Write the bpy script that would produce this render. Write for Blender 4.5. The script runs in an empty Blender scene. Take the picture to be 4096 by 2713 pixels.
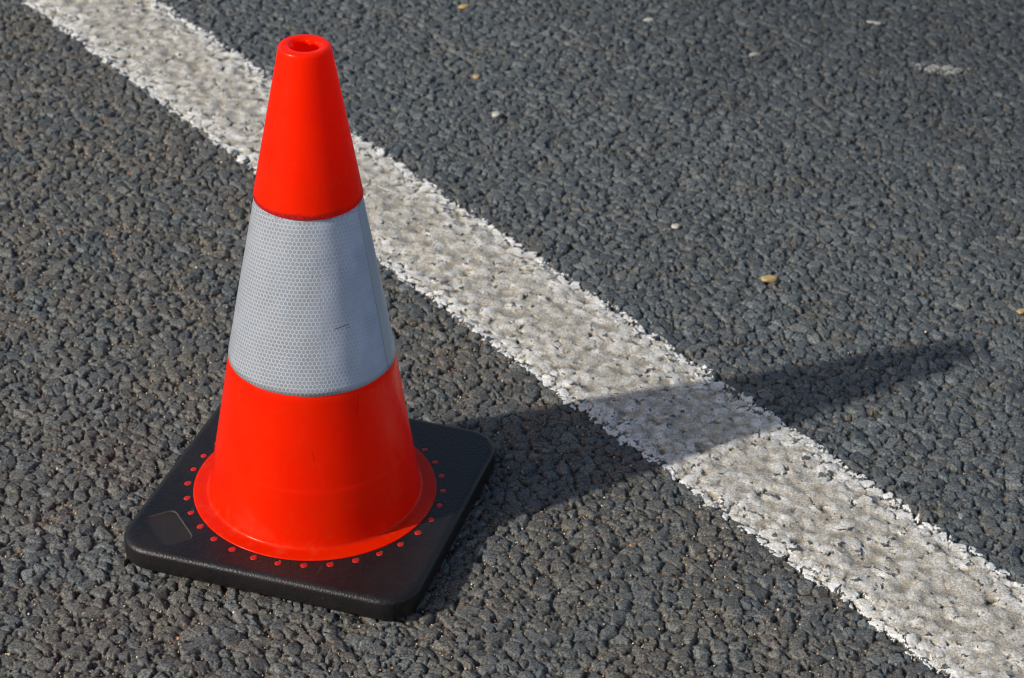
import bpy, bmesh, math, random
import numpy as np
from mathutils import Vector, Matrix
from mathutils.geometry import delaunay_2d_cdt

random.seed(7)
rng = np.random.default_rng(11)
scene = bpy.context.scene
COL = scene.collection

# ------------------------------------------------------------------ helpers
def link(name, mesh, mat=None, parent=None):
    o = bpy.data.objects.new(name, mesh)
    COL.objects.link(o)
    if mat is not None:
        mesh.materials.append(mat)
    if parent is not None:
        o.parent = parent
    return o

def grid_mesh(name, V, F, attrs=None, smooth=True):
    me = bpy.data.meshes.new(name)
    nv, nf = len(V), len(F)
    me.vertices.add(nv)
    me.vertices.foreach_set('co', np.ascontiguousarray(V, dtype=np.float32).ravel())
    me.loops.add(nf * 4)
    me.loops.foreach_set('vertex_index', np.ascontiguousarray(F, dtype=np.int32).ravel())
    me.polygons.add(nf)
    me.polygons.foreach_set('loop_start', np.arange(0, nf * 4, 4, dtype=np.int32))
    me.update(calc_edges=True)
    me.polygons.foreach_set('use_smooth', np.full(nf, smooth))
    for k, a in (attrs or {}).items():
        at = me.attributes.new(k, 'FLOAT', 'POINT')
        at.data.foreach_set('value', np.ascontiguousarray(a, dtype=np.float32).ravel())
    me.update()
    return me

def sstep(a, b, x):
    t = np.clip((x - a) / (b - a), 0, 1)
    return t * t * (3 - 2 * t)

class NT:
    """small node-tree builder"""
    def __init__(self, name):
        self.m = bpy.data.materials.new(name)
        self.m.use_nodes = True
        self.t = self.m.node_tree
        self.bsdf = self.t.nodes['Principled BSDF']
    def n(self, typ, **kw):
        nd = self.t.nodes.new(typ)
        for k, v in kw.items():
            setattr(nd, k, v)
        return nd
    def put(self, sock, v):
        if isinstance(v, bpy.types.NodeSocket):
            self.t.links.new(v, sock)
        else:
            if sock.type == 'RGBA' and len(v) == 3:
                v = (*v, 1)
            sock.default_value = v
    def math(self, op, a, b=None, c=None, clamp=False):
        nd = self.n('ShaderNodeMath', operation=op, use_clamp=clamp)
        for i, v in enumerate((a, b, c)):
            if v is not None:
                self.put(nd.inputs[i], v)
        return nd.outputs[0]
    def mix(self, f, a, b, blend='MIX'):
        nd = self.n('ShaderNodeMix', data_type='RGBA', blend_type=blend)
        self.put(nd.inputs[0], f); self.put(nd.inputs[6], a); self.put(nd.inputs[7], b)
        return nd.outputs[2]
    def noise(self, vec, scale, detail=4, rough=.55, out=0):
        nd = self.n('ShaderNodeTexNoise')
        self.put(nd.inputs['Vector'], vec)
        nd.inputs['Scale'].default_value = scale
        nd.inputs['Detail'].default_value = detail
        nd.inputs['Roughness'].default_value = rough
        return nd.outputs[out]
    def voro(self, vec, scale, feature='F1', out=0):
        nd = self.n('ShaderNodeTexVoronoi', feature=feature)
        self.put(nd.inputs['Vector'], vec)
        nd.inputs['Scale'].default_value = scale
        return nd.outputs[out]
    def remap(self, v, a, b, c=0., d=1., smooth=False):
        nd = self.n('ShaderNodeMapRange')
        if smooth: nd.interpolation_type = 'SMOOTHSTEP'
        for i, x in enumerate((v, a, b, c, d)):
            self.put(nd.inputs[i], x)
        return nd.outputs[0]
    def attr(self, name):
        return self.n('ShaderNodeAttribute', attribute_name=name).outputs['Fac']
    def coords(self):
        return self.n('ShaderNodeTexCoord').outputs['Object']
    def bump(self, h, strength, dist, normal=None):
        nd = self.n('ShaderNodeBump')
        nd.inputs['Strength'].default_value = strength
        nd.inputs['Distance'].default_value = dist
        self.put(nd.inputs['Height'], h)
        if normal is not None: self.put(nd.inputs['Normal'], normal)
        return nd.outputs[0]
    def set(self, **kw):
        for k, v in kw.items():
            self.put(self.bsdf.inputs[k.replace('_', ' ')], v)

# ------------------------------------------------------------------ dimensions solved from the photograph
CAM = Vector((0, -2.07999, 1.52785))
YAW, PITCH, ROLL, FPX = 0.10357, -0.55888, 0.03087, 9099.03
Z_TOP, Z_SL1, Z_SL0, Z_CREASE, Z_BASE, Z_BOT = .572, .403, .211, .1016, .031, .004
R_TOP, R_SL1, R_SL0, R_FL, R_DOT = .0262, .0558, .0898, .1356, .14285
HALF, ROT = .170, -0.38181
SUN = Vector((-.816, -.2965, .572)).normalized()
# white line: left edge passes through P_L along D_L, constant width
P_L = np.array([.1035, .5351]); D_L = np.array([.5312, -.8473]); D_L /= np.linalg.norm(D_L)
N_L = np.array([-D_L[1], D_L[0]])           # towards the right-hand edge
W_L = .184

# ------------------------------------------------------------------ asphalt height field
DX = .0012
X0, X1, Y0, Y1 = -.86, 1.56, -.62, 1.86
NX, NY = int((X1 - X0) / DX), int((Y1 - Y0) / DX)
fx = np.fft.fftfreq(NX, DX)[None, :]; fy = np.fft.fftfreq(NY, DX)[:, None]
FR2 = (fx * fx + fy * fy).astype(np.float32)

def blur(a, s):
    return np.fft.ifft2(np.fft.fft2(a) * np.exp(-2 * (math.pi * s) ** 2 * FR2)).real.astype(np.float32)

def fnoise(lo, hi, p=1.0):
    """band-limited noise, feature sizes between lo and hi metres, unit deviation"""
    w = np.exp(-(FR2 * lo * lo) * 2) * (1 - np.exp(-(FR2 * hi * hi) * 2)) / np.power(FR2 + 1 / (hi * hi), p / 2)
    a = np.fft.ifft2(np.fft.fft2(rng.standard_normal((NY, NX)).astype(np.float32)) * w).real
    return (a / a.std()).astype(np.float32)

xs = (X0 + DX * np.arange(NX)).astype(np.float32)
ys = (Y0 + DX * np.arange(NY)).astype(np.float32)
floor = -.0060 + .0011 * fnoise(.004, .03)
H = floor.copy()
TINT = np.zeros((NY, NX), np.float32)        # per stone random value; 0 = fines between stones
ISST = np.zeros((NY, NX), np.float32)
level = .0007 * fnoise(.03, .4)

def splat(spacing, rmin, rmax, zlo, zhi, tilt, jitter=.5):
    nx, ny = int((X1 - X0) / spacing), int((Y1 - Y0) / spacing)
    gx, gy = np.meshgrid(np.arange(nx), np.arange(ny))
    n = gx.size
    cx = X0 + (gx.ravel() + .5 + (gy.ravel() % 2) * .5 + rng.uniform(-jitter, jitter, n)) * spacing
    cy = Y0 + (gy.ravel() + .5 + rng.uniform(-jitter, jitter, n)) * spacing
    R = rmin + (rmax - rmin) * rng.beta(1.6, 2.4, n)
    Z = rng.uniform(0, 1, n) ** .55 * (zhi - zlo) + zlo
    A = rng.uniform(0, math.pi, n); E = rng.uniform(.62, 1., n)
    TX = rng.normal(0, tilt, n); TY = rng.normal(0, tilt, n)
    K = 7
    fa = (np.arange(K)[None, :] + rng.uniform(-.38, .38, (n, K))) * (2 * math.pi / K)
    fr = rng.uniform(.74, 1.12, (n, K))
    fs = rng.uniform(1.3, 5.5, (n, K))
    # a second, gentler row of shoulder facets gives the worn, domed tops
    ga = rng.uniform(0, 2 * math.pi, (n, 3)); gr = rng.uniform(.2, .65, (n, 3)); gs = rng.uniform(.25, .8, (n, 3))
    T = rng.uniform(.05, 1, n)
    ix = ((cx - X0) / DX).astype(int); iy = ((cy - Y0) / DX).astype(int)
    for i in range(n):
        m = int(R[i] * 1.25 / DX) + 1
        a0, a1, b0, b1 = max(ix[i] - m, 0), min(ix[i] + m + 1, NX), max(iy[i] - m, 0), min(iy[i] + m + 1, NY)
        if a0 >= a1 or b0 >= b1: continue
        dx = xs[a0:a1][None, :] - cx[i]; dy = ys[b0:b1][:, None] - cy[i]
        ca, sa = math.cos(A[i]), math.sin(A[i])
        u = ca * dx + sa * dy; v = (-sa * dx + ca * dy) / E[i]
        h = Z[i] + TX[i] * dx + TY[i] * dy - .05 * (u * u + v * v) / R[i]
        q = u[None] * np.cos(fa[i])[:, None, None] + v[None] * np.sin(fa[i])[:, None, None]
        side = ((fr[i] * R[i])[:, None, None] - q) * fs[i][:, None, None]
        g = u[None] * np.cos(ga[i])[:, None, None] + v[None] * np.sin(ga[i])[:, None, None]
        sh = ((gr[i] * R[i])[:, None, None] - g) * gs[i][:, None, None]
        h = np.minimum(h, Z[i] + np.minimum(sh.min(0), side.min(0) - .0010))
        sub = H[b0:b1, a0:a1]
        k = h > sub
        sub[k] = h[k]
        TINT[b0:b1, a0:a1][k] = T[i]
        ISST[b0:b1, a0:a1][k] = 1

def mosaic(spacing):
    """rolled chippings: tightly packed angular cells with flat tops and narrow crevices"""
    nx, ny = int((X1 - X0) / spacing) + 2, int((Y1 - Y0) / (spacing * .9)) + 2
    gx, gy = np.meshgrid(np.arange(-1, nx), np.arange(-1, ny))
    n0_ = gx.size
    cx = X0 + (gx.ravel() + (gy.ravel() % 2) * .5 + rng.uniform(-.52, .52, n0_)) * spacing
    cy = Y0 + (gy.ravel() + rng.uniform(-.52, .52, n0_)) * spacing * .9
    # extra small chips squeezed between
    ex = rng.uniform(0, 1, n0_) < .40
    cx = np.concatenate([cx, cx[ex] + rng.normal(0, .45, ex.sum()) * spacing]); cy = np.concatenate([cy, cy[ex] + rng.normal(0, .45, ex.sum()) * spacing])
    n = len(cx)
    W = rng.uniform(-.0020, .0026, n); W[n0_:] -= .0012
    A = rng.uniform(0, math.pi, n); E = rng.uniform(.72, 1., n)
    TX, TY = rng.normal(0, .095, n), rng.normal(0, .095, n)
    Z = np.where(rng.uniform(0, 1, n) < .10, rng.uniform(-.0042, -.0020, n), rng.normal(-.0002, .00050, n)); Z[n0_:] -= .0006
    F1 = np.full((NY, NX), 1., np.float32); F2 = F1.copy(); ID = np.zeros((NY, NX), np.int32)
    wx = (.0009 * fnoise(.004, .014)).astype(np.float32) + (.00030 * fnoise(.0016, .004)).astype(np.float32)
    wy = (.0009 * fnoise(.004, .014)).astype(np.float32) + (.00030 * fnoise(.0016, .004)).astype(np.float32)
    PX, PY = XX + wx, YY + wy
    m = int(spacing * 1.75 / DX)
    ix = ((cx - X0) / DX).astype(int); iy = ((cy - Y0) / DX).astype(int)
    for i in range(n):
        a0, a1, b0, b1 = max(ix[i] - m, 0), min(ix[i] + m + 1, NX), max(iy[i] - m, 0), min(iy[i] + m + 1, NY)
        if a0 >= a1 or b0 >= b1: continue
        sl_ = (slice(b0, b1), slice(a0, a1))
        dx = PX[sl_] - cx[i]; dy = PY[sl_] - cy[i]
        ca, sa = math.cos(A[i]), math.sin(A[i])
        u = ca * dx + sa * dy; v = (-sa * dx + ca * dy) / E[i]
        d = np.sqrt(u * u + v * v) - W[i]
        f1, f2 = F1[sl_], F2[sl_]
        k = d < f1
        f2[:] = np.where(k, f1, np.minimum(f2, d))
        f1[k] = d[k]; ID[sl_][k] = i
    e = (F2 - F1) * .5
    wd = rng.uniform(.0008, .0022, n).astype(np.float32)[ID]
    dp = np.clip(.0036 * (1 + .70 * fnoise(.009, .03)), .0004, .0090)
    gap = 1 - np.clip(e / wd, 0, 1)
    h = Z[ID] + TX[ID] * (XX - cx[ID]) + TY[ID] * (YY - cy[ID]) - dp * gap ** 1.5
    # one or two broken shoulders on every chip
    for q_ in range(3):
        an = rng.uniform(0, 2 * math.pi, n); of = rng.uniform(.10, .50, n) * spacing; sp_ = rng.uniform(.2, 1.1, n)
        pr_ = (XX - cx[ID]) * np.cos(an)[ID] + (YY - cy[ID]) * np.sin(an)[ID] - of[ID]
        h = h - np.maximum(pr_, 0) * sp_[ID]
    return h.astype(np.float32), rng.uniform(.05, 1, n).astype(np.float32)[ID], e
XX, YY = np.meshgrid(xs, ys)
HM, TM, EM = mosaic(.0178)
k_ = HM > H
H[k_] = HM[k_]; TINT[k_] = np.where(EM[k_] < .0004, 0, TM[k_]); ISST[k_] = 1
splat(.0066, .0018, .0040, -.0066, -.0022, .22)
H += level
grit = fnoise(.0016, .008, .8)
H += .00011 * grit * (.5 + .5 * ISST) + .00009 * fnoise(.001, .004, .4)
HB = blur(H, .006)
CAV = np.clip((H - HB) / .003, -1, 1)        # below neighbours = crevice
# worn/dusty zones: the left of the line is dustier, the right is bluer
S = (XX - P_L[0]) * N_L[0] + (YY - P_L[1]) * N_L[1]     # 0 at left edge, W_L at right edge
LN = (XX - P_L[0]) * D_L[0] + (YY - P_L[1]) * D_L[1]
DUST = np.clip(.60 - .44 * sstep(-.05, .30, S) + .14 * fnoise(.02, .25) + .12 * fnoise(.003, .012), 0, 1)

# ---- mesh coordinates: fine in the middle, every second sample in the margins, growing rings to the horizon
def coords(lo, hi, clo, chi, n):
    idx = []
    i = 0
    while i < n:
        x = lo + DX * i
        idx.append(i)
        i += 1 if clo <= x <= chi else 2
    idx = np.array(idx)
    core = lo + DX * idx
    out = []
    step, p = .01, 0.
    while p < 240:
        p += step; step *= 1.45; out.append(p)
    out = np.array(out)
    c = np.concatenate([core[0] - out[::-1], core, core[-1] + out])
    ii = np.concatenate([np.full(len(out), -1), idx, np.full(len(out), -1)])
    return c.astype(np.float32), ii
cxs, ixs = coords(X0, X1, -.52, 1.24, NX)
cys, iys = coords(Y0, Y1, -.36, 1.47, NY)
def sample(A, fill):
    B = np.full((len(cys), len(cxs)), fill, np.float32)
    jy, jx = np.where(iys >= 0)[0], np.where(ixs >= 0)[0]
    B[jy[0]:jy[-1] + 1, jx[0]:jx[-1] + 1] = A[np.ix_(iys[jy], ixs[jx])]
    return B
GX, GY = np.meshgrid(cxs, cys)
V = np.stack([GX, GY, sample(H, -.002)], -1).reshape(-1, 3)
nyc, nxc = GX.shape
base_i = (np.arange(nyc - 1)[:, None] * nxc + np.arange(nxc - 1)[None, :]).ravel()
F = np.stack([base_i, base_i + 1, base_i + nxc + 1, base_i + nxc], -1)

# ------------------------------------------------------------------ materials: asphalt
def asphalt_mat():
    b = NT('asphalt')
    co = b.coords()
    tint, cav, dust, near = b.attr('tint'), b.attr('cav'), b.attr('dust'), b.attr('near')
    # beyond the modelled stones the same stones come from a voronoi pattern
    farv = b.voro(co, 85., 'DISTANCE_TO_EDGE')
    farc = b.n('ShaderNodeSeparateColor'); b.put(farc.inputs[0], b.voro(co, 85., 'F1', 1))
    tint = b.math('ADD', b.math('MULTIPLY', tint, near), b.math('MULTIPLY', farc.outputs[0], b.math('SUBTRACT', 1., near)))
    r = b.n('ShaderNodeValToRGB')
    e = r.color_ramp.elements
    e[0].position = 0; e[0].color = (.150, .118, .086, 1)
    e[1].position = 1; e[1].color = (.170, .175, .172, 1)
    for p, c in ((.05, (.110, .112, .112)), (.3, (.076, .084, .088)), (.55, (.090, .100, .105)), (.8, (.102, .114, .118)), (.95, (.145, .150, .148))):
        k = r.color_ramp.elements.new(p); k.color = (*c, 1)
    b.put(r.inputs[0], tint)
    stone = r.outputs[0]
    n1 = b.noise(co, 160, 6, .7)
    n2 = b.remap(b.noise(co, 430, 4, .85), .38, .62)
    film = b.math('ADD', b.math('MULTIPLY', dust, 1.1), b.math('MULTIPLY', b.math('SUBTRACT', b.noise(co, 300, 5, .75), .5), 3.2))
    film = b.math('SUBTRACT', film, b.math('MULTIPLY', cav, .30), clamp=True)
    film = b.remap(film, .30, .95, 0, .85)
    c = b.mix(b.math('MULTIPLY', film, .8), stone, (.128, .110, .090))
    # fine crystals: darker and lighter specks, plus sun sparkle painted as pale dots
    c = b.mix(1.0, c, b.mix(n2, (.18, .18, .19), (1.98, 1.98, 1.94)), 'MULTIPLY')
    sp = b.remap(b.voro(co, 400.), .10, .30, 1, 0)
    spn = b.remap(b.noise(co, 330, 2), .56, .66)
    c = b.mix(b.math('MULTIPLY', b.math('MULTIPLY', sp, spn), .75), c, (.46, .50, .52))
    c = b.mix(b.remap(cav, -.20, -.85, 0, .85), c, (.018, .015, .012))  # crevice shade deepened in the colour
    c = b.mix(1.0, c, b.mix(b.remap(dust, .2, .65), (.68, .71, .725), (.735, .715, .672)), 'MULTIPLY')
    c = b.mix(1.0, c, b.mix(b.attr('vignette'), (1, 1, 1), (.60, .61, .63)), 'MULTIPLY')  # lens vignette painted into the asphalt, darker toward the far right
    b.set(Base_Color=c, Roughness=b.remap(n2, 0, 1, .70, .40), Specular_IOR_Level=.36)
    nb = b.bump(b.noise(co, 480, 6, .75), .75, .0011)
    hf = b.math('MULTIPLY', b.math('MINIMUM', farv, .35), b.math('SUBTRACT', 1., near))
    nb2 = b.bump(hf, 1., .012, nb)
    b.set(Normal=nb2)
    return b.m
M_ASPH = asphalt_mat()
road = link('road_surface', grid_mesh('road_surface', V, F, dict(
    tint=sample(TINT, 0), cav=sample(CAV, 0), dust=sample(DUST, .4), vignette=sample(sstep(.75, 1.5, XX * .75 + YY * .55 + .05 * fnoise(.05, .4)), 0), near=sample(np.ones_like(H), 0))), M_ASPH)
road['kind'] = 'structure'

# ------------------------------------------------------------------ white line
def paint_mat(name, bright):
    b = NT(name)
    co = b.coords()
    pit, edge = b.attr('pit'), b.attr('edge')
    n1 = b.noise(co, 55, 5, .6)
    n2 = b.noise(co, 480, 4, .75)
    n3 = b.noise(co, 1300, 2, .7)
    worn = b.math('ADD', b.math('MULTIPLY', edge, -.26), b.math('MULTIPLY', b.math('SUBTRACT', n1, .5), 2.2))
    worn = b.math('SUBTRACT', b.math('ADD', worn, .78), b.math('MULTIPLY', pit, .55), clamp=True)
    clean = (.74 * bright, .735 * bright, .72 * bright)
    c = b.mix(worn, clean, (.56 * bright, .525 * bright, .455 * bright))
    # exposed grit: fine dark speckle, denser where worn
    g = b.math('ADD', b.math('MULTIPLY', n2, .6), b.math('MULTIPLY', n3, .4))
    g = b.math('ADD', g, b.math('MULTIPLY', b.math('SUBTRACT', worn, .5), .14))
    c = b.mix(b.remap(g, .465, .57, 0, .80), c, (.185, .170, .148))
    yel = b.remap(b.noise(co, 140, 3), .50, .68, 0, .45)
    c = b.mix(b.math('MULTIPLY', yel, b.remap(worn, .2, .8)), c, (.50, .385, .22))
    c = b.mix(b.remap(pit, -.12, -.90, 0, .78), c, (.11, .090, .062))
    c = b.mix(1.0, c, (.86, .86, .845), 'MULTIPLY')
    b.set(Base_Color=c, Roughness=.62, Specular_IOR_Level=.35)
    nb = b.bump(n2, .8, .0009)
    b.set(Normal=nb)
    return b.m
M_PAINT = paint_mat('worn_road_paint', 1.0)

def paint_mesh(name, mask, thick, soft):
    """paint draped over the stones: conformal near its edge, levelled out inside"""
    inner = soft
    smooth = blur(np.maximum(H, HB - .0004), .0048); H2 = blur(H, .0014)
    top = (1 - inner) * (.52 * H + .48 * smooth + .0005) + inner * (.85 * smooth + .15 * H2 + thick - 1.5 * PITS)
    flat = top + inner * 1.5 * PITS
    top = np.maximum(top, np.minimum(flat, H + .0002)) + .00012 * grit
    Z = np.where(mask, top, H - .0035)
    grow = mask.copy()
    for a, s in ((0, 1), (0, -1), (1, 1), (1, -1)):
        grow |= np.roll(mask, s, a)
    jy, jx = np.where(mask)
    y0, y1, x0, x1 = max(jy.min() - 2, 0), min(jy.max() + 3, NY), max(jx.min() - 2, 0), min(jx.max() + 3, NX)
    sl = (slice(y0, y1), slice(x0, x1))
    g = grow[sl]; h, w = g.shape
    q = g[:-1, :-1] & g[1:, :-1] & g[:-1, 1:] & g[1:, 1:]
    bi = (np.arange(h - 1)[:, None] * w + np.arange(w - 1)[None, :])[q]
    Fq = np.stack([bi, bi + 1, bi + w + 1, bi + w], -1)
    used = np.unique(Fq)
    rem = np.full(h * w, -1, np.int64); rem[used] = np.arange(len(used))
    VV = np.stack([XX[sl], YY[sl], Z[sl]], -1).reshape(-1, 3)[used]
    pit = np.clip((Z - blur(Z, .007)) / .0024, -1, 1)
    return VV, rem[Fq], pit[sl].ravel()[used], sl, used

PITS = np.zeros_like(H)
for _ in range(3300):
    px_, py_ = rng.uniform(X0 + .03, X1 - .03), rng.uniform(Y0 + .03, Y1 - .03)
    sn = (px_ - P_L[0]) * N_L[0] + (py_ - P_L[1]) * N_L[1]
    if not -.01 < sn < W_L + .01: continue
    ra = .0022 + .0082 * rng.beta(1.3, 2.2); el = rng.uniform(.5, 1); an = rng.uniform(0, 3.14); dp = rng.uniform(.0006, .0040)
    m = int(ra * 3.2 / DX); ii, jj = int((px_ - X0) / DX), int((py_ - Y0) / DX)
    sb = (slice(jj - m, jj + m + 1), slice(ii - m, ii + m + 1))
    ddx, ddy = XX[sb] - px_, YY[sb] - py_
    uu = (math.cos(an) * ddx + math.sin(an) * ddy) / ra; vv = (-math.sin(an) * ddx + math.cos(an) * ddy) / (ra * el)
    PITS[sb] = np.maximum(PITS[sb], dp * np.exp(-(uu * uu + vv * vv) ** 1.5))
PITS *= np.clip(1 + .35 * grit, .3, 1.6)
wob = .0026 * fnoise(.008, .05) + .0010 * fnoise(.003, .010)
D_in = np.minimum(S, W_L - S) + wob + .004 * sstep(0, .6, LN) * 0
crev = (H - HB)
mask = (D_in + np.clip((crev + .0004) * 4., -.014, .002)) > 0
# a few places where the paint has been lost over deep holes
hole = (crev < -.0024) & (fnoise(.012, .06) > 1.1)
mask &= ~(hole)
soft = sstep(.004, .040, D_in + .008 * fnoise(.01, .05)) * .86
VL, FL, pitL, sl, used = paint_mesh('line', mask, .0015, soft)
edgeL = (1 - sstep(.008, .062, D_in + .012 * fnoise(.01, .06)))[sl].ravel()[used]
# plain continuation beyond the modelled stones
ext = []
for t0, t1 in ((-60, None), (None, 60)):
    pass
n0 = len(VL)
lo = LN[mask].min(); hi = LN[mask].max()
ends = []
for a, c in ((-150., lo + .10), (hi - .10, 150.)):
    for t, s_ in ((a, 0), (c, 0), (c, W_L), (a, W_L)):
        p = P_L + D_L * t + N_L * s_
        ends.append((p[0], p[1], -.0012))
VL = np.concatenate([VL, np.array(ends, np.float32)])
FL = np.concatenate([FL, np.array([[n0, n0 + 1, n0 + 2, n0 + 3], [n0 + 4, n0 + 5, n0 + 6, n0 + 7]])])
pitL = np.concatenate([pitL, np.zeros(8)]); edgeL = np.concatenate([edgeL, np.full(8, .3)])
line = link('white_line', grid_mesh('white_line', VL, FL, dict(pit=pitL, edge=edgeL)), M_PAINT)
line['kind'] = 'structure'

# small worn paint remnant at the upper right of the road
d1 = ((XX - 1.000) * .93 + (YY - 1.125) * -.37) / .040
d2 = ((XX - 1.000) * .37 + (YY - 1.125) * .93) / .020
mk = (d1 ** 2 + d2 ** 2 + .35 * fnoise(.004, .02) - crev * 450) < .55
VP, FP, pitP, slp, up = paint_mesh('patch', mk, .0004, np.zeros_like(H))
patch = link('paint_mark', grid_mesh('paint_mark', VP, FP, dict(pit=pitP, edge=np.full(len(VP), .6))), paint_mat('faint_road_paint', .40))
patch['kind'] = 'structure'

def ground_z(x, y, r=.004):
    i, j = int((x - X0) / DX), int((y - Y0) / DX); k = max(1, int(r / DX))
    return float(H[max(j - k, 0):j + k + 1, max(i - k, 0):i + k + 1].mean())

# ------------------------------------------------------------------ cone materials
def cone_orange():
    b = NT('orange_plastic')
    co = b.coords()
    uv = b.n('ShaderNodeUVMap').outputs[0]
    sx = b.n('ShaderNodeSeparateXYZ'); b.put(sx.inputs[0], uv)
    th, z = sx.outputs[0], sx.outputs[1]
    st = b.n('ShaderNodeMapping'); b.put(st.inputs[0], co); st.inputs['Scale'].default_value = (1, 1, .16)
    streak = b.noise(st.outputs[0], 90, 5, .65)
    blot = b.noise(co, 22, 5, .6)
    c = b.mix(b.remap(blot, .35, .65), (1.0, .0155, .0002), (.99, .022, .0004))
    c = b.mix(b.remap(streak, .60, .78, 0, .45), c, (.84, .060, .020))
    # grime line just under the collar lip and specks of dirt
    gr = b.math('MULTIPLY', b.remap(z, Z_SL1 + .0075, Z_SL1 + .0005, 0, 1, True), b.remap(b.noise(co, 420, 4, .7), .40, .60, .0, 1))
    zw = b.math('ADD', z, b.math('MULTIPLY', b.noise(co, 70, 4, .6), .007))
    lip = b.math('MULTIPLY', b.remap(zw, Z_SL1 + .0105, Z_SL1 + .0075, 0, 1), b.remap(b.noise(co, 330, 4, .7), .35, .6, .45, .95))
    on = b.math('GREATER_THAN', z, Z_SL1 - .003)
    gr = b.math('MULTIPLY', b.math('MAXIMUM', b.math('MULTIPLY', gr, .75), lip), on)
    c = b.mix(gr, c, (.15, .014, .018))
    dots = b.remap(b.voro(co, 42.), .035, .055, .6, 0)
    c = b.mix(b.math('MULTIPLY', dots, b.remap(b.noise(co, 9, 2), .5, .58)), c, (.12, .02, .015))
    # pale scuffs near the foot
    sc = b.math('MULTIPLY', b.remap(z, .060, .038, 0, 1), b.remap(b.noise(co, 55, 6, .75), .50, .72, 0, .42))
    c = b.mix(sc, c, (.90, .10, .04))
    # glossy sheen painted as pale vertical streaks on the flank, faint darker handling smudges
    fl = b.math('MULTIPLY', b.math('MULTIPLY', b.remap(th, -.85, -.55), b.remap(th, .25, -.10)), b.math('MULTIPLY', b.remap(z, .09, .13), b.remap(z, .212, .19)))
    c = b.mix(b.math('MULTIPLY', fl, b.remap(streak, .42, .62, .05, .55)), c, (1.0, .13, .06))
    c = b.mix(b.remap(b.noise(co, 30, 6, .7), .54, .74, 0, .30), c, (.62, .018, .004))
    c = b.mix(b.remap(b.noise(st.outputs[0], 210, 4, .8), .66, .74, 0, .40), c, (.30, .020, .012))
    # thin dark scratches: segments in (angle, height)
    for (t0, z0, t1, z1, w, s_) in SCR_BODY:
        c = b.mix(seg_mask(b, th, z, t0, z0, t1, z1, w, s_), c, (.10, .012, .010))
    b.set(Base_Color=c, Roughness=b.remap(b.noise(co, 60, 6, .7), .3, .75, .15, .34), Specular_IOR_Level=.30)
    b.bsdf.inputs['Specular Tint'].default_value = (1, .72, .55, 1)
    hb = b.bump(b.noise(co, 42, 3), .16, .0015)
    hb = b.bump(b.noise(st.outputs[0], 260, 3), .10, .0003, hb)
    b.set(Normal=hb)
    # thin translucent wall: sunlight glows through the plastic
    tr = b.n('ShaderNodeBsdfTranslucent'); b.put(tr.inputs['Color'], (1., .012, .0003))
    mx = b.n('ShaderNodeMixShader'); mx.inputs[0].default_value = .42
    out = b.t.nodes['Material Output']
    b.t.links.new(b.bsdf.outputs[0], mx.inputs[1]); b.t.links.new(tr.outputs[0], mx.inputs[2])
    b.t.links.new(mx.outputs[0], out.inputs['Surface'])
    return b.m

def seg_mask(b, u, v, u0, v0, u1, v1, w, strength, ru=.08):
    """u is an angle, v a height: thin line between two points (u scaled to metres by ru)"""
    ax, ay, bx, by = u0 * ru, v0, u1 * ru, v1
    dx, dy = bx - ax, by - ay; L2 = dx * dx + dy * dy
    px = b.math('SUBTRACT', b.math('MULTIPLY', u, ru), ax); py = b.math('SUBTRACT', v, ay)
    t = b.math('DIVIDE', b.math('ADD', b.math('MULTIPLY', px, dx), b.math('MULTIPLY', py, dy)), L2, clamp=True)
    ex = b.math('SUBTRACT', px, b.math('MULTIPLY', t, dx)); ey = b.math('SUBTRACT', py, b.math('MULTIPLY', t, dy))
    d = b.math('SQRT', b.math('ADD', b.math('MULTIPLY', ex, ex), b.math('MULTIPLY', ey, ey)))
    return b.remap(d, w, w * .35, 0, strength)

# angles are measured from +X; -pi/2 faces the camera
SCR_BODY = [(-1.02, .205, -1.07, .184, .0007, .8), (-1.60, .150, -1.57, .137, .0006, .5), (-1.20, .325, -1.28, .278 + .13, .0005, .22)]
SCR_SLV = [(-1.25, .2835, -1.05, .2850, .0008, .85), (-1.07, .2815, -1.03, .2817, .0007, .6), (-1.52, .353, -1.55, .338, .0006, .5),
           (-1.46, .372, -1.38, .225, .0012, .12)]

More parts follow.
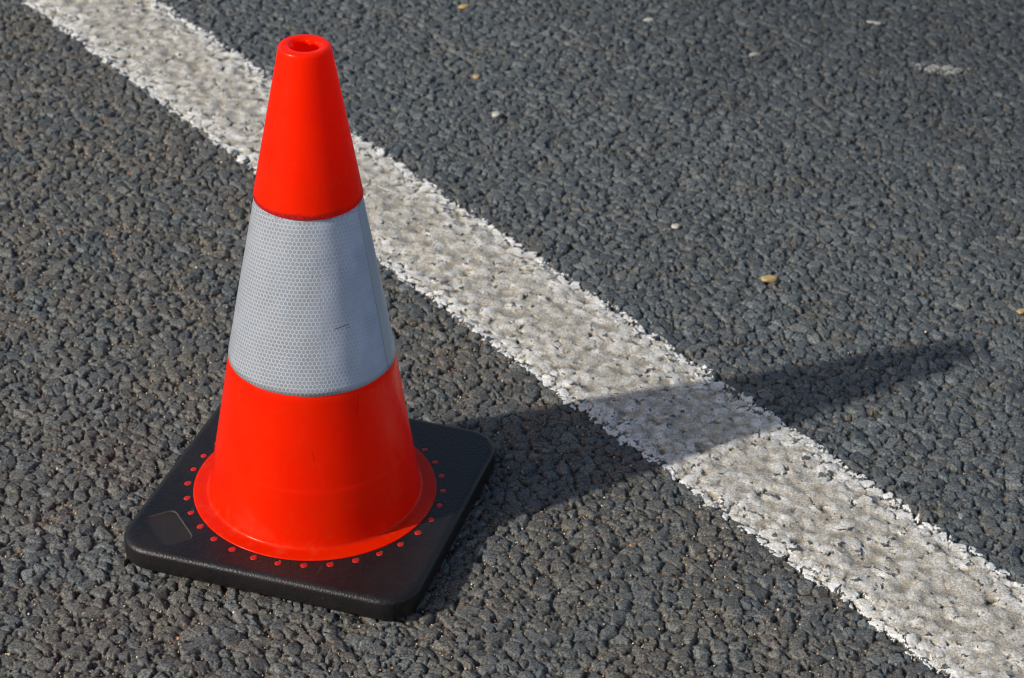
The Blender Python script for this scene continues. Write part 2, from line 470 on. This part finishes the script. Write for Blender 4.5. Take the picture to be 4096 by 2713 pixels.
def sleeve_mat():
    b = NT('reflective_sheeting')
    co = b.coords()
    uv = b.n('ShaderNodeUVMap').outputs[0]
    sx = b.n('ShaderNodeSeparateXYZ'); b.put(sx.inputs[0], uv)
    th, z = sx.outputs[0], sx.outputs[1]
    # unrolled cone coordinates -> honeycomb
    k = (R_SL0 - R_SL1) / (Z_SL1 - Z_SL0); sa = k / math.sqrt(1 + k * k)
    zap = Z_SL1 + R_SL1 / k
    rho = b.math('MULTIPLY', b.math('SUBTRACT', zap, z), math.sqrt(1 + k * k))
    ph = b.math('MULTIPLY', b.math('ADD', th, math.pi / 2), sa)
    px = b.math('MULTIPLY', rho, b.math('SINE', ph)); py = b.math('MULTIPLY', b.math('MULTIPLY', rho, b.math('COSINE', ph)), .87)
    A = .0044
    def hexd(ox, oy):
        u = b.math('SUBTRACT', b.math('FLOORED_MODULO', b.math('ADD', px, ox), A), A / 2)
        v = b.math('SUBTRACT', b.math('FLOORED_MODULO', b.math('ADD', py, oy), A * math.sqrt(3)), A * math.sqrt(3) / 2)
        u = b.math('ABSOLUTE', u); v = b.math('ABSOLUTE', v)
        return b.math('MAXIMUM', u, b.math('ADD', b.math('MULTIPLY', u, .5), b.math('MULTIPLY', v, math.sqrt(3) / 2)))
    d = b.math('MINIMUM', hexd(0, 0), hexd(A / 2, A * math.sqrt(3) / 2))
    web = b.remap(d, A * .385, A * .455, 0, 1)
    sm = b.noise(co, 26, 6, .62); sm2 = b.noise(co, 11, 4, .6)
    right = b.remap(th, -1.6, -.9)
    wear_fill = b.math('MULTIPLY', b.remap(sm, .40, .66), b.math('ADD', b.math('MULTIPLY', right, .65), .12))  # worn smears, strengthened on the right to lighten the shaded side
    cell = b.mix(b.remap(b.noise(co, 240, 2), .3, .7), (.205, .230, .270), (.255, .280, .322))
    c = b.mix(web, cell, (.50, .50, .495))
    c = b.mix(b.math('MULTIPLY', wear_fill, .85), c, (.46, .50, .58))
    c = b.mix(b.math('MULTIPLY', right, .45), c, (.50, .55, .68))  # bluish fill light painted into the shaded right side
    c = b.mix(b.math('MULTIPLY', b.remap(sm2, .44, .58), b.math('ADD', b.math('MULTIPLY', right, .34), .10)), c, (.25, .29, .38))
    c = b.mix(b.remap(b.noise(co, 190, 5, .8), .66, .74, 0, .5), c, (.22, .22, .24))
    # plain overlap strip of the sheeting beyond the seam
    strip = b.math('MULTIPLY', b.math('GREATER_THAN', th, SEAM_T), b.math('LESS_THAN', th, SEAM_T + .30))
    c = b.mix(b.math('MULTIPLY', strip, .6), c, (.33, .36, .37))
    c = b.mix(seg_mask(b, th, z, SEAM_T, Z_SL1, SEAM_T, Z_SL0, .0008, .6), c, (.12, .125, .12))
    for s_ in SCR_SLV:
        c = b.mix(seg_mask(b, th, z, *s_), c, (.06, .065, .08))
    c = b.mix(1.0, c, b.mix(b.remap(th, -2.2, -1.0), (.76, .77, .79), (1.22, 1.22, 1.24)), 'MULTIPLY')  # sunlit left painted darker, shaded right painted brighter
    # soil along the lower edge of the collar
    lo = b.math('MULTIPLY', b.remap(z, Z_SL1 - .006, Z_SL1 - .001), b.remap(b.noise(co, 300, 3), .5, .66, 0, .8))
    c = b.mix(lo, c, (.12, .06, .06))
    b.set(Base_Color=c, Roughness=b.remap(sm, .3, .7, .30, .5), Specular_IOR_Level=.55)
    b.bsdf.inputs['Sheen Weight'].default_value = .05
    h = b.bump(web, .25, .0004)
    h = b.bump(b.noise(co, 30, 3), .12, .0015, h)
    b.set(Normal=h)
    return b.m
SEAM_T = -.47

def b_strength(p):
    return .5 if not p else .25

def rubber_mat(name, panel=0.):
    b = NT(name)
    co = b.coords()
    n1 = b.noise(co, 18, 6, .62); n2 = b.noise(co, 260, 4, .7)
    c = b.mix(b.remap(n1, .32, .70), (.0055, .0056, .0070), (.0130, .0105, .0103))
    c = b.mix(b.remap(n2, .50, .75, 0, .45), c, (.032, .024, .021))
    if panel:
        c = b.mix(panel * .8 if panel > .5 else .20, c, (.058, .050, .036))
    spk = b.remap(b.voro(co, 130.), .05, .09, .8, 0)
    c = b.mix(b.math('MULTIPLY', spk, b.remap(b.noise(co, 14, 2), .60, .68)), c, (.24, .21, .18))
    sc = b.n('ShaderNodeMapping'); b.put(sc.inputs[0], co)
    sc.inputs['Rotation'].default_value = (0, 0, .5); sc.inputs['Scale'].default_value = (1, .05, 1)
    c = b.mix(b.remap(b.noise(sc.outputs[0], 240, 3, .7), .68, .76, 0, .22), c, (.11, .10, .095))
    b.set(Base_Color=c, Roughness=b.remap(n1, .3, .7, .32, .44), Specular_IOR_Level=.30)
    grain = b.math('ADD', b.voro(co, 480., 'SMOOTH_F1'), b.math('MULTIPLY', b.noise(co, 700, 3, .6), .7))
    b.set(Normal=b.bump(grain, b_strength(panel), .0007))
    return b.m

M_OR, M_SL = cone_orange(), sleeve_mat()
M_RUB, M_PAN = rubber_mat('black_rubber'), rubber_mat('worn_black_rubber', .35)
M_RIM = rubber_mat('rubbed_rubber_edge', .95)
def plug_mat():
    b = NT('red_plug_plastic')
    co = b.coords()
    n = b.noise(co, 300, 4, .7)
    b.set(Base_Color=b.mix(b.remap(n, .4, .7), (.46, .012, .006), (.30, .010, .008)), Roughness=.42, Normal=b.bump(n, .3, .0004))
    return b.m
M_PLUG = plug_mat()

# ------------------------------------------------------------------ the cone
cone = bpy.data.objects.new('traffic_cone', None)
cone.empty_display_size = .05
COL.objects.link(cone)
cone['label'] = 'orange traffic cone with a white honeycomb reflective band on a square black rubber base'
cone['category'] = 'traffic cone'

def revolve(name, profile, mat, nseg=256, mod=None, parent=None):
    """profile: list of (r, z); mod(theta, index, r, z) -> (r, z) for non-round rings"""
    nP = len(profile); th = np.linspace(-math.pi * 1.5, math.pi * .5, nseg, endpoint=False)
    V = np.zeros((nP, nseg, 3), np.float32)
    for i, (r, z) in enumerate(profile):
        for j, t in enumerate(th):
            rr, zz = mod(t, i, r, z) if mod else (r, z)
            V[i, j] = (rr * math.cos(t), rr * math.sin(t), zz)
    F = []
    for i in range(nP - 1):
        for j in range(nseg):
            k = (j + 1) % nseg
            F.append((i * nseg + j, i * nseg + k, (i + 1) * nseg + k, (i + 1) * nseg + j))
    F = np.array(F)
    me = grid_mesh(name, V.reshape(-1, 3), F)
    uvl = me.uv_layers.new(name='UVMap')
    dth = 2 * math.pi / nseg
    uv = np.zeros((len(F), 4, 2), np.float32)
    jj = F % nseg
    t = th[jj]
    wrap = (jj[:, 0] == nseg - 1)
    t[wrap, 1] += 2 * math.pi; t[wrap, 2] += 2 * math.pi
    uv[:, :, 0] = t; uv[:, :, 1] = V.reshape(-1, 3)[F][:, :, 2]
    uvl.data.foreach_set('uv', uv.ravel())
    return link(name, me, mat, parent)

def lerp_prof(r0, z0, r1, z1, n):
    return [(r0 + (r1 - r0) * k / n, z0 + (z1 - z0) * k / n) for k in range(n)]

def arc(cr, cz, rad, a0, a1, n):
    return [(cr + rad * math.cos(math.radians(a0 + (a1 - a0) * k / n)), cz + rad * math.sin(math.radians(a0 + (a1 - a0) * k / n))) for k in range(n + 1)]

RF = .1165                    # radius of the cone wall at its foot
prof = []
# flange, from beneath outwards and up
prof += [(.1300, Z_BASE - .0008), (R_FL - .0003, Z_BASE - .0008), (R_FL, Z_BASE + .0003)]
prof += arc(R_FL - .0010, Z_BASE + .0003, .0010, 20, 90, 4)
prof += [(.1285, Z_BASE + .0015), (.1245, Z_BASE + .0017)]
prof += arc(RF + .0052, Z_BASE + .0060, .0042, 268, 190, 7)          # fillet
kf = (R_SL0 - .1165) / (Z_SL0 - Z_BASE - .008)
prof += lerp_prof(RF + .0004, Z_BASE + .0085, R_SL0 - kf * 0 + (RF - R_SL0) * (Z_CREASE - Z_SL0) / (Z_BASE + .0085 - Z_SL0) + .0004, Z_CREASE - .0004, 10)
rc = R_SL0 + (RF - R_SL0) * (Z_CREASE - Z_SL0) / (Z_BASE + .0085 - Z_SL0)
prof += [(rc + .0003, Z_CREASE - .0002), (rc + .0001, Z_CREASE + .0003)]
prof += lerp_prof(rc - .0001, Z_CREASE + .0012, R_SL0, Z_SL0 - .0004, 12)
prof += [(R_SL0, Z_SL0 - .0003), (R_SL0 - .0008, Z_SL0 + .0010)]
prof += lerp_prof(R_SL0 - .0012, Z_SL0 + .003, R_SL1 - .0012, Z_SL1 + .0005, 8)   # under the sheeting
prof += [(R_SL1 - .0012, Z_SL1 + .0006), (R_SL1 + .0004, Z_SL1 - .0002), (R_SL1 + .0012, Z_SL1 + .0005), (R_SL1 + .0013, Z_SL1 + .0015)]
prof += lerp_prof(R_SL1 + .0009, Z_SL1 + .003, R_TOP + .0012, Z_TOP - .0070, 14)
prof += arc(R_TOP - .0036, Z_TOP - .0045, .0045, 12, 86, 9)
prof += [(R_TOP - .0060, Z_TOP - .0002), (.0174, Z_TOP - .0004)]
i_in = len(prof)
prof += [(.0166, Z_TOP - .0009), (.0159, Z_TOP - .0020), (.0153, Z_TOP - .0026), (.0150, Z_TOP - .0034), (.0152, Z_TOP - .0060), (.0185, Z_TOP - .0085)]
i_fin = len(prof)
BUMPS = [(1.08, .30, .0042), (2.85, .30, .0036), (-2.05, .55, .0016), (-.62, .5, .0013), (.2, .35, .0008)]
def hole_mod(t, i, r, z):
    if i_in + 1 <= i < i_fin - 1:
        wgt = (.25, .75, 1, 1)[min(i - i_in - 1, 3)]
        for a, w, d in BUMPS:
            q = (t - a + math.pi) % (2 * math.pi) - math.pi
            r -= d * wgt * math.exp(-(q / w) ** 2 * 1.4)
            if i < i_in + 4: z -= .0004 * math.exp(-(q / w) ** 2)
    # hand-moulded: never perfectly round
    return r, z
body = revolve('cone_body', prof, M_OR, 320, hole_mod, cone)

# sheeting: very slight waviness
sp = [(R_SL0 - .0004, Z_SL0 + .0002)] + lerp_prof(R_SL0 + .0003, Z_SL0 + .0004, R_SL1 + .0001, Z_SL1 + .0002, 30) + [(R_SL1 - .0010, Z_SL1 + .0004)]
def wavy(t, i, r, z):
    lap = .0004 * (1 if SEAM_T < t < SEAM_T + .30 else 0)
    edge = 1 if 0 < i < len(sp) - 1 else 0
    return r + edge * (lap + .00012 * math.sin(5 * t + z * 40) + .0001 * math.sin(11 * t - z * 90)), z
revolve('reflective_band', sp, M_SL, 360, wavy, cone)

# ---- base
def rrect(hx, hy, rad, n=14, cx=0., cy=0., ang=0.):
    pts = []
    for qx, qy, a0 in ((1, 1, 0), (-1, 1, 90), (-1, -1, 180), (1, -1, 270)):
        for k in range(n + 1):
            a = math.radians(a0 + 90 * k / n)
            pts.append((qx * (hx - rad) + rad * math.cos(a), qy * (hy - rad) + rad * math.sin(a)))
    c, s_ = math.cos(ang), math.sin(ang)
    return [(cx + c * x - s_ * y, cy + s_ * x + c * y) for x, y in pts]

RC = .040
def outline(inset):
    return rrect(HALF - inset, HALF - inset, RC - inset, 18)
rings = []
E_R = .0090
rings.append((.016, Z_BOT + .0035)); rings.append((.0095, Z_BOT + .0002)); rings.append((.0050, Z_BOT)); rings.append((.0022, Z_BOT + .0012)); rings.append((.0010, Z_BOT + .0035))
for k in range(9):
    a = math.radians(90 * k / 8)
    rings.append((.0008 + E_R * (1 - math.cos(a)), Z_BASE - E_R * .7 + E_R * .7 * math.sin(a)))
bv, bf = [], []
nr = len(outline(0))
for ins, z in rings:
    bv += [(x, y, z) for x, y in outline(ins)]
for i in range(len(rings) - 1):
    for j in range(nr):
        k = (j + 1) % nr
        bf.append((i * nr + j, i * nr + k, (i + 1) * nr + k, (i + 1) * nr + j))
top0 = (len(rings) - 1) * nr
# top sheet with the moulded holes and the recessed panel
PAN_C, PAN_A = (-.1225, -.1225), -math.pi / 4
pan_out = rrect(.0296, .0175, .0080, 8, *PAN_C, PAN_A)
pan_in = rrect(.0284, .0163, .0068, 8, *PAN_C, PAN_A)
NDOT, R_PLUG, R_HOLE = 32, .0042, .0047
PH = -3.63419 - ROT
dots = [(R_DOT * math.cos(PH + k * 2 * math.pi / NDOT), R_DOT * math.sin(PH + k * 2 * math.pi / NDOT)) for k in range(NDOT)]
loops = [outline(rings[-1][0]), pan_out]
for dx_, dy_ in dots:
    loops.append([(dx_ + R_HOLE * math.cos(a * math.pi / 9), dy_ + R_HOLE * math.sin(a * math.pi / 9)) for a in range(18)])
loops.append([(.126 * math.cos(a * math.pi / 48), .126 * math.sin(a * math.pi / 48)) for a in range(96)])   # opening under the cone
pts, edges = [], []
for L in loops:
    s0 = len(pts)
    pts += [Vector(p) for p in L]
    edges += [(s0 + k, s0 + (k + 1) % len(L)) for k in range(len(L))]
cv, ce, cf, ov, oe, of = delaunay_2d_cdt(pts, edges, [], 0, 1e-6)
def inside(p):
    if abs(p[0]) > HALF: return False
    q0 = (p[0] - PAN_C[0]); q1 = (p[1] - PAN_C[1])
    c, s_ = math.cos(-PAN_A), math.sin(-PAN_A)
    u, v = c * q0 - s_ * q1, s_ * q0 + c * q1
    if max(abs(u) - .0216, 0) ** 2 + max(abs(v) - .0095, 0) ** 2 < .0078 ** 2: return False
    if math.hypot(*p) < .1258: return False
    return all(math.hypot(p[0] - a, p[1] - b_) > R_HOLE * .93 for a, b_ in dots)
loc = []
for v, o in zip(cv, ov):
    if o and o[0] < nr:
        loc.append(top0 + o[0])
    else:
        loc.append(len(bv)); bv.append((v.x, v.y, Z_BASE))
mapin = {}
for k, o in enumerate(ov):
    for q in o: mapin[q] = loc[k]
def in_outline(p):
    x, y = abs(p[0]), abs(p[1]); h = HALF - rings[-1][0]; r = RC - rings[-1][0]
    if x > h or y > h: return False
    if x > h - r and y > h - r: return math.hypot(x - h + r, y - h + r) < r
    return True
for f in cf:
    c_ = sum((cv[k] for k in f), Vector((0, 0))) / len(f)
    if inside(c_) and in_outline(c_):
        bf.append(tuple(loc[k] for k in f))
# walls of holes and recess
s0 = nr
def wall(start, inner, depth, floor_):
    n = len(inner); b0 = len(bv)
    bv.extend((x, y, Z_BASE - depth) for x, y in inner)
    for k in range(n):
        a, c_ = mapin[start + k], mapin[start + (k + 1) % n]
        bf.append((a, c_, b0 + (k + 1) % n, b0 + k))
    if floor_: bf.append(tuple(range(b0, b0 + n)))
w0 = len(bf); wall(s0, pan_in, .0011, False); w1 = len(bf); s0 += len(pan_out)
for dx_, dy_ in dots:
    wall(s0, [(dx_ + R_HOLE * .96 * math.cos(a * math.pi / 9), dy_ + R_HOLE * .96 * math.sin(a * math.pi / 9)) for a in range(18)], .0014, True); s0 += 18
me = bpy.data.meshes.new('base')
me.from_pydata(bv, [], bf)
me.materials.append(M_RUB); me.materials.append(M_RIM)
me.polygons.foreach_set('material_index', [1 if w0 <= k < w1 else 0 for k in range(len(bf))])
me.update()
bm = bmesh.new(); bm.from_mesh(me); bmesh.ops.recalc_face_normals(bm, faces=bm.faces); bm.to_mesh(me); bm.free()
me.polygons.foreach_set('use_smooth', [abs(p.normal.z) < .9999 for p in me.polygons])
base = link('base', me, None, cone)
base.rotation_euler[2] = ROT
# panel floor as a part of the base
me = bpy.data.meshes.new('recessed_panel')
me.from_pydata([(x, y, Z_BASE - .0011) for x, y in rrect(.0284, .0163, .0068, 8, *PAN_C, PAN_A)], [], [tuple(range(36))])
pan = link('recessed_panel', me, M_PAN, base)
# feet under the base
for sx_ in (-1, 1):
    for sy_ in (-1, 1):
        b_ = bmesh.new()
        bmesh.ops.create_cone(b_, cap_ends=True, segments=28, radius1=.014, radius2=.015, depth=.008)
        bmesh.ops.bevel(b_, geom=[e for e in b_.edges if e.calc_length() < .004], offset=.0008, segments=2, affect='EDGES')
        m_ = bpy.data.meshes.new('foot'); b_.to_mesh(m_); b_.free()
        f_ = link('foot', m_, M_RUB, base)
        f_.location = (sx_ * .138, sy_ * .138, .0040)
# plugs
pv, pf = [], []
nP = 20
pr = [(R_PLUG, -.0012), (R_PLUG, -.0002), (R_PLUG * .93, .0001), (R_PLUG * .6, .0003), (R_PLUG * .25, .0004)]
for r, z in pr:
    pv += [(r * math.cos(2 * math.pi * k / nP), r * math.sin(2 * math.pi * k / nP), z) for k in range(nP)]
for i in range(len(pr) - 1):
    for k in range(nP):
        pf.append((i * nP + k, i * nP + (k + 1) % nP, (i + 1) * nP + (k + 1) % nP, (i + 1) * nP + k))
pf.append(tuple((len(pr) - 1) * nP + k for k in range(nP)))
pm = bpy.data.meshes.new('plug'); pm.from_pydata(pv, [], pf); pm.update()
pm.polygons.foreach_set('use_smooth', [True] * len(pf)); pm.materials.append(M_PLUG)
for dx_, dy_ in dots:
    p_ = bpy.data.objects.new('plug', pm); COL.objects.link(p_); p_.parent = base
    p_.location = (dx_, dy_, Z_BASE - .0003)
    q_ = random.uniform(.90, 1.06); p_.scale = (q_, q_ * random.uniform(.94, 1.04), random.uniform(.6, 1.2))
    p_.rotation_euler = (random.uniform(-.04, .04), random.uniform(-.04, .04), random.uniform(0, 6))

# ------------------------------------------------------------------ loose and embedded pale stones
def stone_mat(name, c0, c1):
    b = NT(name); co = b.coords()
    n = b.noise(co, 260, 5, .65)
    b.set(Base_Color=b.mix(b.remap(n, .3, .7), c0, c1), Roughness=.68, Normal=b.bump(n, .5, .0008))
    return b.m
M_YEL = stone_mat('yellow_stone', (.42, .29, .115), (.30, .20, .08))
M_WHT = stone_mat('pale_stone', (.40, .38, .34), (.26, .25, .225))
M_ORG = stone_mat('orange_stone', (.38, .24, .10), (.26, .17, .08))
def pebble(x, y, sx_, sy_, sz, rz, mat, label, seed, up=.35, name='pebble'):
    r_ = random.Random(seed)
    b_ = bmesh.new(); bmesh.ops.create_icosphere(b_, subdivisions=4, radius=1)
    ks = [(Vector((r_.gauss(0, 1), r_.gauss(0, 1), r_.gauss(0, .8))).normalized(), r_.uniform(.62, .9)) for _ in range(11)]
    for v in b_.verts:
        p = v.co.copy()
        for n_, d_ in ks:
            q = p.dot(n_) - d_
            if q > 0: p -= n_ * q * .85
        w = 1 + .04 * math.sin(7 * p.x + seed) * math.sin(9 * p.y + 2 * seed)
        p *= w
        p.z = max(min(p.z, .62), -.8)
        v.co = Vector((p.x * sx_, p.y * sy_, p.z * sz))
    m_ = bpy.data.meshes.new(name); b_.to_mesh(m_); b_.free()
    m_.polygons.foreach_set('use_smooth', [True] * len(m_.polygons))
    o = link(name, m_, mat)
    o.rotation_euler = (r_.uniform(-.08, .08), r_.uniform(-.08, .08), rz)
    o.location = (x, y, ground_z(x, y, max(sx_, .003)) + sz * up)
    o['label'] = label; o['category'] = 'pebble'; o['group'] = 'pale pebbles set in the asphalt'
    return o
pebble(.6073, .4812, .0112, .0090, .004, .2, M_YEL, 'largest yellow pebble, flat and oval, in the asphalt right of the white line', 3, .8)
pebble(.9232, .3822, .0090, .0060, .004, .1, M_YEL, 'small yellow pebble cut by the right edge of the picture', 4, .8)
pebble(.2847, .9819, .0090, .0065, .005, .0, M_WHT, 'whitish pebble just right of the cone tip, beyond the white line', 5, .6)
pebble(.2640, 1.1161, .0058, .0066, .004, .5, M_ORG, 'small tan pebble above the whitish one beyond the cone tip', 6, .6)
pebble(.2632, 1.3866, .0105, .0060, .004, .1, M_YEL, 'cream pebble at the top edge of the picture right of the line', 7, .6)
pebble(.5040, .6300, .0062, .0062, .004, .3, M_WHT, 'small pale round pebble halfway between line and upper right corner', 8, .6)
pebble(.5632, 1.3243, .0100, .0050, .004, -.2, M_WHT, 'pale flat pebble close to the top edge of the picture', 9, .5)
pebble(.9350, 1.3000, .0150, .0036, .003, -.35, M_WHT, 'thin pale sliver of stone in the upper right corner', 10, .5)
pebble(.7130, 1.1830, .0120, .0050, .004, .35, M_WHT, 'bent pale chip between the top edge and the faint paint mark', 12, .5)

# sand grains washed into the gaps: nobody could count them
gv, gf = [], []
ico = bmesh.new(); bmesh.ops.create_icosphere(ico, subdivisions=1, radius=1)
iv = np.array([v.co[:] for v in ico.verts]); if_ = np.array([[v.index for v in f.verts] for f in ico.faces]); ico.free()
gmat = []
cand = 0
NG = 4200
while len(gv) < NG and cand < 400000:
    cand += 1
    x, y = rng.uniform(-.62, 1.3), rng.uniform(-.42, 1.5)
    i, j = int((x - X0) / DX), int((y - Y0) / DX)
    if CAV[j, i] > -.12 or mask[j, i]: continue
    if S[j, i] > 0 and rng.uniform() > .10: continue
    if rng.uniform() > sstep(.35, .8, DUST[j, i]) + .08: continue
    r = rng.uniform(.0006, .0014) * (1.5 if rng.uniform() < .12 else 1)
    m3 = iv * r * rng.uniform(.7, 1.2, 3)
    gv.append(m3 + np.array([x, y, H[j, i] + r * .55])); gmat.append(rng.choice(4, p=[.46, .28, .16, .10]))
n_ = len(gv)
VG = np.concatenate(gv); FG = np.concatenate([if_ + k * len(iv) for k in range(n_)])
me = bpy.data.meshes.new('sand_grains'); me.from_pydata(VG.tolist(), [], FG.tolist()); me.update()
sand = bpy.data.objects.new('sand_grains', me); COL.objects.link(sand)
for nm, a, c_ in (('tan_sand', (.40, .30, .18), (.30, .22, .14)), ('cream_sand', (.58, .50, .38), (.44, .38, .30)), ('orange_sand', (.55, .28, .08), (.42, .20, .06)), ('red_sand', (.42, .13, .06), (.34, .10, .05))):
    me.materials.append(stone_mat(nm, a, c_))
me.polygons.foreach_set('material_index', np.repeat(np.array(gmat), len(if_)).astype(np.int32))
me.polygons.foreach_set('use_smooth', [True] * len(me.polygons))
sand['kind'] = 'stuff'; sand['label'] = 'loose coloured sand grains lodged between the asphalt stones'; sand['category'] = 'sand'

# ------------------------------------------------------------------ camera
cam_d = bpy.data.cameras.new('camera'); cam = bpy.data.objects.new('camera', cam_d); COL.objects.link(cam)
cam_d.sensor_width = 36; cam_d.lens = 36 * FPX / 4096; cam_d.clip_end = 1000; cam_d.clip_start = .05
cy, sy = math.cos(YAW), math.sin(YAW); cp, sp_ = math.cos(PITCH), math.sin(PITCH)
fwd = Vector((sy * cp, cy * cp, sp_)); right = Vector((cy, -sy, 0)); up = right.cross(fwd)
r2 = right * math.cos(ROLL) + up * math.sin(ROLL); u2 = -right * math.sin(ROLL) + up * math.cos(ROLL)
Mx = Matrix((r2, u2, -fwd)).transposed().to_4x4(); Mx.translation = CAM
cam.matrix_world = Mx
cam_d.dof.use_dof = True
cam_d.dof.focus_distance = 2.38
cam_d.dof.aperture_fstop = 10
scene.camera = cam

# ------------------------------------------------------------------ light
w = bpy.data.worlds.new('World'); scene.world = w; w.use_nodes = True
nt = w.node_tree
sky = nt.nodes.new('ShaderNodeTexSky'); sky.sky_type = 'NISHITA'; sky.sun_disc = False
sky.sun_elevation = math.asin(SUN.z); sky.sun_rotation = math.atan2(SUN.x, SUN.y)
sky.air_density = 1.0; sky.dust_density = 2.4; sky.ozone_density = .8
nt.links.new(sky.outputs[0], nt.nodes['Background'].inputs[0])
nt.nodes['Background'].inputs[1].default_value = .130
sd = bpy.data.lights.new('sun', 'SUN'); so = bpy.data.objects.new('sun', sd); COL.objects.link(so)
sd.energy = 4.4; sd.angle = math.radians(1.3); sd.color = (1, .955, .88)
so.rotation_euler = (-SUN).to_track_quat('-Z', 'Y').to_euler()
so.location = SUN * 5

scene.view_settings.view_transform = 'Standard'; scene.view_settings.look = 'None'
scene.view_settings.exposure = 0; scene.view_settings.gamma = 1
scene.render.engine = 'CYCLES'
scene.cycles.use_denoising = True
scene.cycles.denoiser = 'OPENIMAGEDENOISE'
scene.cycles.denoising_input_passes = 'RGB_ALBEDO_NORMAL'
scene.cycles.denoising_prefilter = 'ACCURATE'
scene.cycles.max_bounces = 8
scene.cycles.pixel_filter_type = 'BLACKMAN_HARRIS'
scene.cycles.filter_width = 1.2
